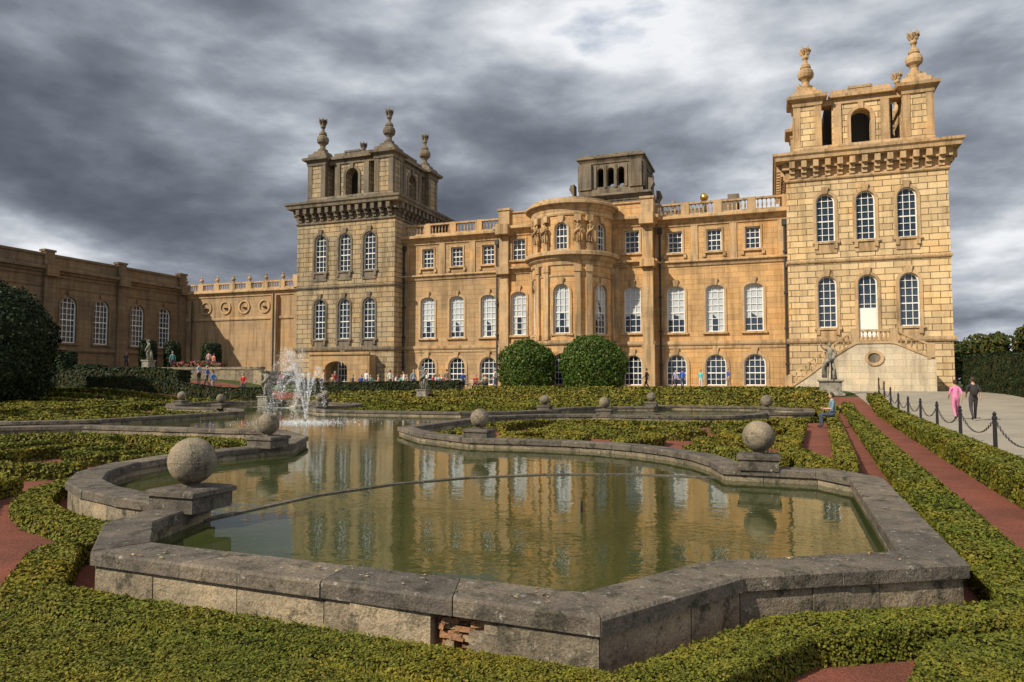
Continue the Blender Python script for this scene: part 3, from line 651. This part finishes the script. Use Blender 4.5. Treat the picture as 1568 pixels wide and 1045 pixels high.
P.trim.sweep(cornice(11.3,12.0,.5),[(-65.3,66),(-46.7,66)]);P.trim.sweep(strc(8.6,8.95,.15),[(-65.3,66),(-46.7,66)])
balustrade(P.trim,(-65.2,65.9),(-46.7,65.9),12.0,2.3,.95)
for x in (-62.2,-59.4,-56.7,-53.9):
    z=10.1;r=.62
    ring=[(x+r*math.cos(2*math.pi*i/20),z+r*math.sin(2*math.pi*i/20)) for i in range(20)]
    strip(P.trim,mp,ring,0,.17,-.02,.14); P.wall.lathe([(.3,0),(.2,.06)],x,65.9,z-.03,12)
for i in range(9):
    x=-65.2+18.5*i/8; P.trim.lathe([(.16,0),(.1,.1),(.24,.35),(.2,.5),(.05,.62),(.12,.75),(.02,.9)],x,65.9,12.97,8)
sb(P.wall,mp,-52.8,-51.9,1,11.3,-.03,.3);sb(P.wall,mp,-49.5,-46.8,1,11.3,-.03,.6);sb(P.trim,mp,-49.6,-46.8,12,13.4,-.1,.7)
P.wall.box(-65.3,-46.7,66.3,75,1,11.6)
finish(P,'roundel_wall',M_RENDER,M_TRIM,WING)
mb=MB(); mb.tube([(-52.2,65.4,2.6),(-52.2,65.4,11.5)],.1,8); mb.tube([(-64.0,65.6,2.6),(-64.0,65.6,11)],.08,8); mb.obj('downpipes',[M_PIPE],WING)
mb=MB(); mb.box(-65.3,-47,50.2,66,1,2.6); mb.box(-47,-41,50.2,61.9,.5,1.9)
blocks(mb,[(-65.3,50),(-41,50)],.02,-.35,.5,2.62,.9,closed=False); blocks(mb,[(-65.3,50),(-41,50)],.1,-.45,2.64,2.85,1.1,closed=False)
mb.obj('terrace_retaining_wall',[M_RIMW]); sheet_t=MB(); sheet_t.add([(-65.3,50.4,2.61),(-47,50.4,2.61),(-47,65.9,2.61),(-65.3,65.9,2.61)],[(0,1,2,3)]); sheet_t.obj('terrace_paving',[M_PAVE])
mb=MB()
for i in range(6): mb.box(-63,-58.5,49.9-.35*(6-i),50,.9,1.1+i*.27)
mb.obj('stone_steps',[M_STAIR])
mb=MB(); mp=flatmap(60.8); wall(mb,mp,-44,-37,.7,4.2,[(-40.85,2.6,.9,3.6,.6)],0,99,1.2); mb.box(-44,-42.2,60.85,62,.7,4.2); mb.box(-39.5,-37,60.85,62,.7,4.2); mb.sweep(strc(4.2,4.5,.15),[(-44,60.8),(-37,60.8)]); mb.obj('entrance_arch',[M_ASHL])
# ------------------------------------------------------------ stair at south tower
ST=empty('stone_staircase'); mb=MB()
top=[(1.0,1.0),(1.6,1.35),(2.6,2.05),(3.6,2.85),(4.6,3.6),(5.5,4.2),(5.9,4.4),(8.2,4.4),(8.6,4.25),(9.6,3.75),(10.6,3.3)]
Y0,Y1=57.2,57.55
vs=[];n=len(top)
for (x,z) in top: vs+=[(x,Y0,.5),(x,Y0,z),(x,Y1,.5),(x,Y1,z)]
fs=[]
for i in range(n-1):
    a=4*i;b=a+4; fs+=[(a,b,b+1,a+1),(a+2,a+3,b+3,b+2),(a+1,b+1,b+3,a+3)]
fs+=[(0,1,3,2),(4*n-4,4*n-2,4*n-1,4*n-3)]
mb.add(vs,fs); mb.box(10.6,10.9,57.15,62,.5,3.3)
mb.obj('stair_wall',[M_STAIR],ST)
mb=MB()
for i in range(22):
    x=1.3+i*.21; z=1.0+(i+1)*.155; mb.box(x,x+.212,57.55,59.9,.5,z-.1)
mb.box(5.9,8.2,57.56,62.0,.5,4.3)
for i in range(12): mb.box(8.2+i*.2,8.4+i*.2,57.56,59.9,.5,4.2-i*.09)
mb.obj('steps',[M_STAIR],ST)
mb=MB()
for a,b in zip(top[:-1],top[1:]):
    v=[]
    for (x,z) in (a,b): v+=[(x,Y0-.08,z-.05),(x,Y1+.06,z-.05),(x,Y1+.06,z+.12),(x,Y0-.08,z+.12)]
    mb.add(v,[(0,1,5,4),(1,2,6,5),(2,3,7,6),(3,0,4,7),(3,2,1,0),(4,5,6,7)])
    v=[]
    for (x,z) in (a,b): v+=[(x,Y0+.02,z+.82),(x,Y1-.02,z+.82),(x,Y1-.02,z+.98),(x,Y0+.02,z+.98)]
    mb.add(v,[(0,1,5,4),(1,2,6,5),(2,3,7,6),(3,0,4,7),(3,2,1,0),(4,5,6,7)])
    L=b[0]-a[0]; k=max(1,int(L/.27))
    for j in range(k):
        t=(j+.5)/k; mb.lathe([(r,z*.86) for r,z in BAL],a[0]+L*t,(Y0+Y1)/2,a[1]+(b[1]-a[1])*t+.1,6)
for x,z in ((1.2,.9),(5.8,4.3),(8.3,4.3),(10.6,3.2)): mb.box(x-.25,x+.25,Y0-.05,Y1+.05,z,z+1.15)
mb.obj('stair_balustrade',[M_TRIM],ST)
mb=MB(); mp=flatmap(57.2); ring=[(7.0+.42*math.cos(2*math.pi*i/18),3.3+.36*math.sin(2*math.pi*i/18)) for i in range(18)]
strip(mb,mp,ring,0,.2,-.02,.1); mb.add([mp(*q,.012) for q in ring],[tuple(range(18))],1); mb.obj('oval_opening',[M_TRIM,M_DTRIM],ST)
# ------------------------------------------------------------ people
def skel(pose):
    J=dict(pel=(0,0,.95,.125),wai=(0,0,1.08,.115),che=(0,.01,1.27,.135),nb=(0,0,1.42,.075),nk=(0,.01,1.5,.052),hd=(0,.015,1.55,.05))
    for s,t in ((1,'R'),(-1,'L')):
        J['sh'+t]=(s*.165,0,1.385,.062);J['el'+t]=(s*.225,-.03,1.11,.043);J['wr'+t]=(s*.235,.05,.87,.030);J['ha'+t]=(s*.235,.075,.79,.030)
        J['hp'+t]=(s*.09,0,.89,.095);J['kn'+t]=(s*.1,.02,.49,.062);J['an'+t]=(s*.1,-.01,.09,.042);J['to'+t]=(s*.115,.13,.04,.038)
    def mv(k,x,y,z): r=J[k][3]; J[k]=(x,y,z,r)
    if pose=='walk':
        mv('knR',.1,.17,.50);mv('anR',.1,.22,.10);mv('toR',.11,.36,.07);mv('knL',-.1,-.04,.49);mv('anL',-.1,-.3,.15);mv('toL',-.11,-.2,.04)
        mv('elR',.22,-.14,1.14);mv('wrR',.22,-.12,.91);mv('haR',.22,-.10,.83);mv('elL',-.22,.06,1.12);mv('wrL',-.2,.25,.97);mv('haL',-.19,.32,.92)
    if pose=='sit':
        for k in list(J):
            x,y,z,r=J[k]
            if k[:2] in('kn','an','to'): continue
            J[k]=(x,y,z-.40,r)
        for s,t in ((1,'R'),(-1,'L')):
            mv('kn'+t,s*.12,.42,.52);mv('an'+t,s*.12,.40,.09);mv('to'+t,s*.13,.54,.04)
            mv('el'+t,s*.24,.06,.74);mv('wr'+t,s*.16,.30,.74);mv('ha'+t,s*.13,.38,.76)
    if pose=='statue':
        mv('elR',.36,.05,1.50);mv('wrR',.42,.12,1.76);mv('haR',.43,.14,1.84);mv('knL',-.14,.2,.52);mv('anL',-.12,.1,.13);mv('toL',-.13,.24,.08);mv('elL',-.28,-.02,1.15);mv('wrL',-.12,.16,1.05);mv('haL',-.05,.2,1.04)
    E=[('pel','wai',1),('wai','che',1),('che','nb',1),('nb','nk',0),('nk','hd',0)]
    for t in 'RL': E+=[('nb','sh'+t,1),('sh'+t,'el'+t,1),('el'+t,'wr'+t,0),('wr'+t,'ha'+t,0),('pel','hp'+t,2),('hp'+t,'kn'+t,2),('kn'+t,'an'+t,2),('an'+t,'to'+t,4)]
    return J,E
TPL={}
def template(pose):
    if pose in TPL: return TPL[pose]
    J,E=skel(pose); K=list(J); me=D.meshes.new('t'); me.from_pydata([J[k][:3] for k in K],[(K.index(a),K.index(b)) for a,b,_ in E],[])
    ob=D.objects.new('t',me); COL.objects.link(ob); ob.modifiers.new('s','SKIN'); 
    for i,k in enumerate(K): me.skin_vertices[0].data[i].radius=(J[k][3],)*2; me.skin_vertices[0].data[i].use_root=(i==0)
    sm=ob.modifiers.new('u','SUBSURF'); sm.levels=2
    dg=bpy.context.evaluated_depsgraph_get(); m2=D.meshes.new_from_object(ob.evaluated_get(dg))
    mb=MB(); V=[v.co.copy() for v in m2.vertices]
    segs=[(Vector(J[a][:3]),Vector(J[b][:3]),l) for a,b,l in E]
    mb.v=[tuple(v) for v in V]
    for p in m2.polygons:
        c=p.center; best=9;lab=1
        for a,b,l in segs:
            ab=b-a; t=max(0,min(1,(c-a).dot(ab)/ab.length_squared)); d=(c-(a+ab*t)).length
            if d<best: best=d;lab=l
        mb.f.append(tuple(p.vertices)); mb.m.append(lab)
    D.objects.remove(ob); D.meshes.remove(m2)
    hx,hy,hz,_=J['hd']; H=Vector((hx,hy+.015,hz+.085))
    mb.ell(H,(.076,.095,.118),14,10,0); mb.ell(H+Vector((0,-.018,.022)),(.084,.097,.112),14,10,3)
    mb.ell(H+Vector((0,.098,-.012)),(.013,.02,.022),6,5,0)
    for s in (-1,1): mb.ell(H+Vector((s*.03,.087,.008)),(.012,.008,.007),6,4,5); mb.ell(H+Vector((s*.078,0,-.005)),(.012,.02,.03),6,5,0)
    mb.ell(H+Vector((0,.088,-.055)),(.024,.01,.006),6,4,5)
    for t,s in (('R',1),('L',-1)):
        a=Vector(J['wr'+t][:3]);b=Vector(J['ha'+t][:3]);d=(b-a).normalized(); side=d.cross(Vector((1,0,0))); side=side.normalized() if side.length>.1 else Vector((0,1,0)); nrm=Vector((-s,0,0))
        for i,L in enumerate((.075,.085,.08,.062)):
            o=b+side*(.026-.0175*i)+d*.01; mb.tube([o,o+d*L*.5,o+d*L*.85+nrm*.02],[.0095,.0085,.006],5,0)
        o=a.lerp(b,.6)+side*.02; mb.tube([o,o+side*.03+d*.03,o+side*.035+d*.06],[.011,.009,.007],5,0)
    TPL[pose]=mb; return mb
mcache={}
def cm(c,n='cloth',rough=.85):
    k=(n,)+tuple(c)
    if k not in mcache:
        m,nt,b=newmat(n,c,rough); mcache[k]=m
    return mcache[k]
def person(x,y,face,shirt,trous,pose='stand',h=1.7,hair=(.05,.03,.02),z=None,name='person',stone=None,skirt=False,extra=None):
    t=template(pose); mb=MB(); mb.v=list(t.v);mb.f=list(t.f);mb.m=list(t.m)
    if skirt: mb.lathe([(.14,1.08),(.17,.95),(.24,.62),(.26,.5),(.2,.5)],0,0,0,14,2)
    if extra=='bag': mb.ell((0,-.2,1.2),(.15,.1,.22),10,8,4)
    if extra=='drape':
        mb.tube([(-.25,.05,1.3),(-.1,.18,1.0),(.18,.15,.85),(.25,-.05,.6),(.2,-.12,.1)],[.07,.1,.13,.12,.14],8,1); mb.tube([(-.2,-.18,0),(-.18,-.16,.5),(-.12,-.12,.85)],[.15,.11,.08],8,1)
    mats=[cm((.48,.29,.2),'skin',.6),cm(shirt),cm(trous),cm(hair,'hair'),cm((.03,.025,.02),'shoes'),cm((.06,.03,.02),'eyes')] if not stone else [stone]*6
    ob=mb.obj(name,mats,None,True); k=h/1.75
    ob.scale=(k,k,k); ob.rotation_euler=(0,0,R(face)); ob.location=(x,y,gz(x,y)+.012 if z is None else z); return ob
person(7.45,35.5,5,(.75,.22,.42),(.6,.2,.35),'walk',1.7,(.06,.03,.02)); person(7.95,34.8,0,(.03,.03,.035),(.04,.04,.05),'walk',1.82,extra='bag')
person(-5.3,58.7,170,(.1,.55,.55),(.5,.5,.48),'stand',1.65); person(-6.7,58.3,20,(.06,.13,.5),(.06,.08,.14),'walk',1.72); person(-7.3,58.8,200,(.3,.3,.5),(.05,.05,.06),'walk',1.6)
person(2.0,27.6,100,(.15,.22,.3),(.05,.06,.1),'sit',1.6,z=.02)
person(-51.0,35.6,60,(.45,.38,.3),(.12,.1,.08),'walk',1.7); person(-50.0,36.2,40,(.6,.6,.58),(.1,.1,.14),'walk',1.65)
person(-38.2,44.5,200,(.5,.03,.03),(.05,.05,.08),'walk',1.7);person(-36.8,45.5,150,(.4,.35,.3),(.1,.1,.12),'stand',1.6);person(-40.2,43.5,90,(.06,.25,.6),(.3,.28,.25),'walk',1.7)
person(-47.5,50.8,30,(.5,.3,.25),(.1,.1,.15),'stand',1.7,z=2.61);person(-49,53.0,0,(.7,.2,.15),(.1,.1,.15),'stand',1.6,z=2.61)
person(-31,50.5,180,(.7,.7,.7),(.08,.1,.2),'stand',1.72);person(-29.2,51.2,60,(.75,.72,.7),(.1,.1,.1),'walk',1.68);person(-12,57,100,(.5,.1,.1),(.1,.1,.1),'walk',1.7);person(-24.5,52,20,(.2,.15,.12),(.3,.28,.25),'stand',1.7)
CL=[(.6,.58,.55),(.05,.1,.4),(.45,.04,.04),(.05,.05,.06),(.3,.4,.5),(.5,.35,.2),(.7,.68,.65),(.1,.3,.3)]
for (x,y,f,po) in ((-27.4,50.2,120,'stand'),(-26.7,50.5,250,'walk'),(-20.3,52,90,'walk'),(-22.0,49.6,60,'stand'),(-33.5,49.8,100,'walk'),(-35.0,50.4,300,'stand'),(-37.5,48.2,80,'walk'),(-42.0,44.8,120,'walk'),(-43.4,45.4,90,'stand'),(-9.5,58.0,80,'walk'),(-3.2,58.4,110,'stand'),(-30.2,59.8,170,'walk'),(-52.2,51.3,60,'stand'),(-58.0,51.4,30,'walk')):
    person(x,y,f,random.choice(CL),random.choice([(.05,.06,.12),(.2,.18,.15),(.04,.04,.04)]),po,random.uniform(1.58,1.8),random.choice([(.04,.02,.01),(.3,.2,.08),(.25,.25,.25)]),z=(2.62 if (y>50.5 and x<-47) else None))
def chairmesh():
    mb=MB()
    for x in (-.2,.2):
        for y in (-.2,.2): mb.tube([(x,y,0),(x*.95,y*.95,.45 if y>0 else .88)],.014,6)
    mb.box(-.22,.22,-.22,.22,.44,.465)
    for i in range(4): mb.box(-.2,.2,-.215,-.195,.56+i*.085,.6+i*.085)
    return mb
def tablemesh():
    mb=MB(); mb.lathe([(.3,0),(.28,.03),(.03,.06),(.03,.7),(.42,.72),(.42,.745)],0,0,0,18); return mb
chm=chairmesh();tbm=tablemesh()
for i,(tx,ty) in enumerate([(-33,53),(-30.6,55.2),(-28.6,52.6),(-26.6,55.4),(-25,52.8),(-23.2,54.6),(-31.8,58.5),(-28,58.8),(-35.5,52.5),(-21.5,53),(-34,56)]):
    z=gz(tx,ty)+.012; t=tbm.obj('cafe_table',[M_WHITE if i%2 else M_IRON]); t.location=(tx,ty,z)
    for a in random.sample([20,110,200,290],3):
        a+=random.uniform(-15,15); cx=tx+.75*math.cos(R(a));cy=ty+.75*math.sin(R(a)); c=chm.obj('cafe_chair',[M_IRON]); c.location=(cx,cy,z); c.rotation_euler=(0,0,R(a+90))
        if random.random()<.8: person(cx,cy,a+90,random.choice(CL),random.choice([(.04,.05,.1),(.2,.18,.15),(.03,.03,.03)]),'sit',1.68,random.choice([(.04,.02,.01),(.3,.2,.08),(.3,.3,.3)]),z=z)
# ------------------------------------------------------------ statues
def statue(x,y,face,ph,sh,z=None,pw=.5):
    z=gz(x,y) if z is None else z; e=empty('garden_statue'); mb=MB()
    mb.lathe([(pw*1.25,0),(pw*1.25,.12*ph),(pw,.2*ph),(pw,.82*ph),(pw*1.18,.9*ph),(pw*1.18,ph)],x,y,z,4,0,1,True); mb.obj('pedestal',[M_STAT],e)
    s=person(x,y,face,(.3,.3,.3),(.3,.3,.3),'statue',sh*.83,z=z+ph,name='figure',stone=M_STAT,extra='drape'); s.parent=e
statue(3.5,49.2,190,1.0,2.85,pw=.62); statue(-30,37,170,.7,2.0,pw=.34); statue(-55,51.2,150,1.0,2.3,z=2.6,pw=.4); statue(-22.5,44,180,.7,1.9,pw=.34)
for a in (-38,-22,22,38):
    x,y,_=bm(RB*R(a),0,.42); s=person(x,y,180+a*.9,(.3,.3,.3),(.3,.3,.3),'statue' if a in(-38,22) else 'stand',1.85,z=13.5,name='term_figure',stone=M_ASHL,extra='drape'); s.parent=PAL
# ------------------------------------------------------------ chain posts
pp=[(3.45+.06*y,y) for y in [14+4.2*i for i in range(10)]]
e=empty('chain_post_fence'); mb=MB()
for x,y in pp:
    z=gz(x,y); mb.lathe([(.07,0),(.07,.1),(.045,.12),(.04,.85),(.055,.86),(.055,.9),(.03,.93),(.045,.97),(.01,1.02)],x,y,z,10)
mb.obj('posts',[M_IRON],e); mb=MB()
for a,b in zip(pp[:-1],pp[1:]):
    k=36; pts=[(a[0]+(b[0]-a[0])*i/k,a[1]+(b[1]-a[1])*i/k,gz(*a)+.86-.42*(1-(2*i/k-1)**2)) for i in range(k+1)]
    for i in range(k):
        p=Vector(pts[i]);q=Vector(pts[i+1]); w=.022
        if i%2: mb.tube([p-(q-p)*.15,q+(q-p)*.15],.011,5)
        else: mb.tube([p+Vector((w,0,0)),q+Vector((w,0,0))],.008,4); mb.tube([p-Vector((w,0,0)),q-Vector((w,0,0))],.008,4)
mb.obj('chain',[M_IRON],e)
# ------------------------------------------------------------ distant trees
e=empty('distant_trees'); Q=[]; mb=MB()
for i in range(46):
    x=28+i*3.4+random.uniform(-2,2); y=165+random.uniform(-18,25); hh=random.uniform(9,15)
    mb.tube([(x,y,0),(x+.3,y,hh*.5),(x,y,hh*.8)],[.45,.3,.1],7)
    for k in range(4): a=random.random()*6.28; mb.tube([(x,y,hh*.35),(x+2*math.cos(a),y+2*math.sin(a),hh*.65)],[.2,.06],5)
    for k in range(7):
        a=random.random()*6.28;rr=random.uniform(0,2.6); Q.append(blob((x+rr*math.cos(a),y+rr*math.sin(a),hh*random.uniform(.35,.85)),(random.uniform(1.5,2.6),)*2+(random.uniform(1.3,2.2),),.36,.12,cover=1.3,seed=i+k))
mb.obj('trunks',[M_BARK],e); quads_obj('foliage',np.concatenate(Q),[M_TREE],0,e)
# ------------------------------------------------------------ light, sky
sd=Vector((-.50,-.68,0)).normalized(); EL=37; sd=Vector((sd.x*math.cos(R(EL)),sd.y*math.cos(R(EL)),math.sin(R(EL))))
L=D.lights.new('sun','SUN'); L.energy=5.0; L.angle=R(.6); L.color=(1,.90,.73); lo=D.objects.new('sun',L); COL.objects.link(lo); lo.rotation_euler=(-sd).to_track_quat('-Z','Y').to_euler()
W=D.worlds.new('World'); SC.world=W; W.use_nodes=True; nt=W.node_tree; nt.nodes.clear()
out=N(nt,'ShaderNodeOutputWorld'); sky=N(nt,'ShaderNodeTexSky'); sky.sky_type='NISHITA'; sky.sun_disc=False; sky.sun_elevation=R(EL); sky.sun_rotation=math.atan2(sd.x,sd.y)%(2*math.pi)
b1=N(nt,'ShaderNodeBackground'); nt.links.new(sky.outputs[0],b1.inputs[0]); b1.inputs[1].default_value=.12
tc=N(nt,'ShaderNodeTexCoord'); sx=N(nt,'ShaderNodeSeparateXYZ'); nt.links.new(tc.outputs['Generated'],sx.inputs[0])
zz=math_(nt,'ADD',math_(nt,'MAXIMUM',sx.outputs[2],0.0),.30)
cx_=N(nt,'ShaderNodeCombineXYZ'); nt.links.new(math_(nt,'DIVIDE',sx.outputs[0],zz),cx_.inputs[0]); nt.links.new(math_(nt,'DIVIDE',sx.outputs[1],zz),cx_.inputs[1]); nt.links.new(math_(nt,'MULTIPLY',sx.outputs[2],2.5),cx_.inputs[2])
mpn=N(nt,'ShaderNodeMapping'); mpn.inputs['Location'].default_value=(3.7,1.9,.4); nt.links.new(cx_.outputs[0],mpn.inputs[0]); cv=mpn.outputs[0]
nA=noise(nt,cv,2.1,8,.52,.1); nB=noise(nt,cv,.95,2,.5,.1); nC=noise(nt,cv,8,5,.6,.2)
th=math_(nt,'ADD',math_(nt,'MULTIPLY',nA,.66),math_(nt,'ADD',math_(nt,'MULTIPLY',nB,.28),math_(nt,'MULTIPLY',nC,.06)))
th=math_(nt,'ADD',th,math_(nt,'MULTIPLY',math_(nt,'ADD',sx.outputs[0],.52),-.085))
cloud=ramp(nt,th,[(.355,(.88,.90,.93)),(.405,(.62,.65,.69)),(.455,(.40,.435,.49)),(.495,(.275,.305,.355)),(.54,(.19,.215,.255)),(.60,(.125,.145,.18)),(.67,(.085,.10,.13))])
mask=ramp(nt,th,[(.30,g(.35)),(.345,g(1))])
b2=N(nt,'ShaderNodeBackground'); nt.links.new(cloud,b2.inputs[0]); b2.inputs[1].default_value=1.0
ms=N(nt,'ShaderNodeMixShader'); nt.links.new(mask,ms.inputs[0]); nt.links.new(b1.outputs[0],ms.inputs[1]); nt.links.new(b2.outputs[0],ms.inputs[2]); nt.links.new(ms.outputs[0],out.inputs[0])
# ------------------------------------------------------------ camera
cd=D.cameras.new('camera'); cam=D.objects.new('camera',cd); COL.objects.link(cam); cd.sensor_width=36; cd.lens=36*1090/1568; cd.clip_end=5000; cd.clip_start=.05
cam.location=(0,0,1.7); cam.rotation_euler=(R(90+3.15),0,R(20)); SC.camera=cam
SC.view_settings.view_transform='Standard'; SC.view_settings.look='None'; SC.view_settings.exposure=0
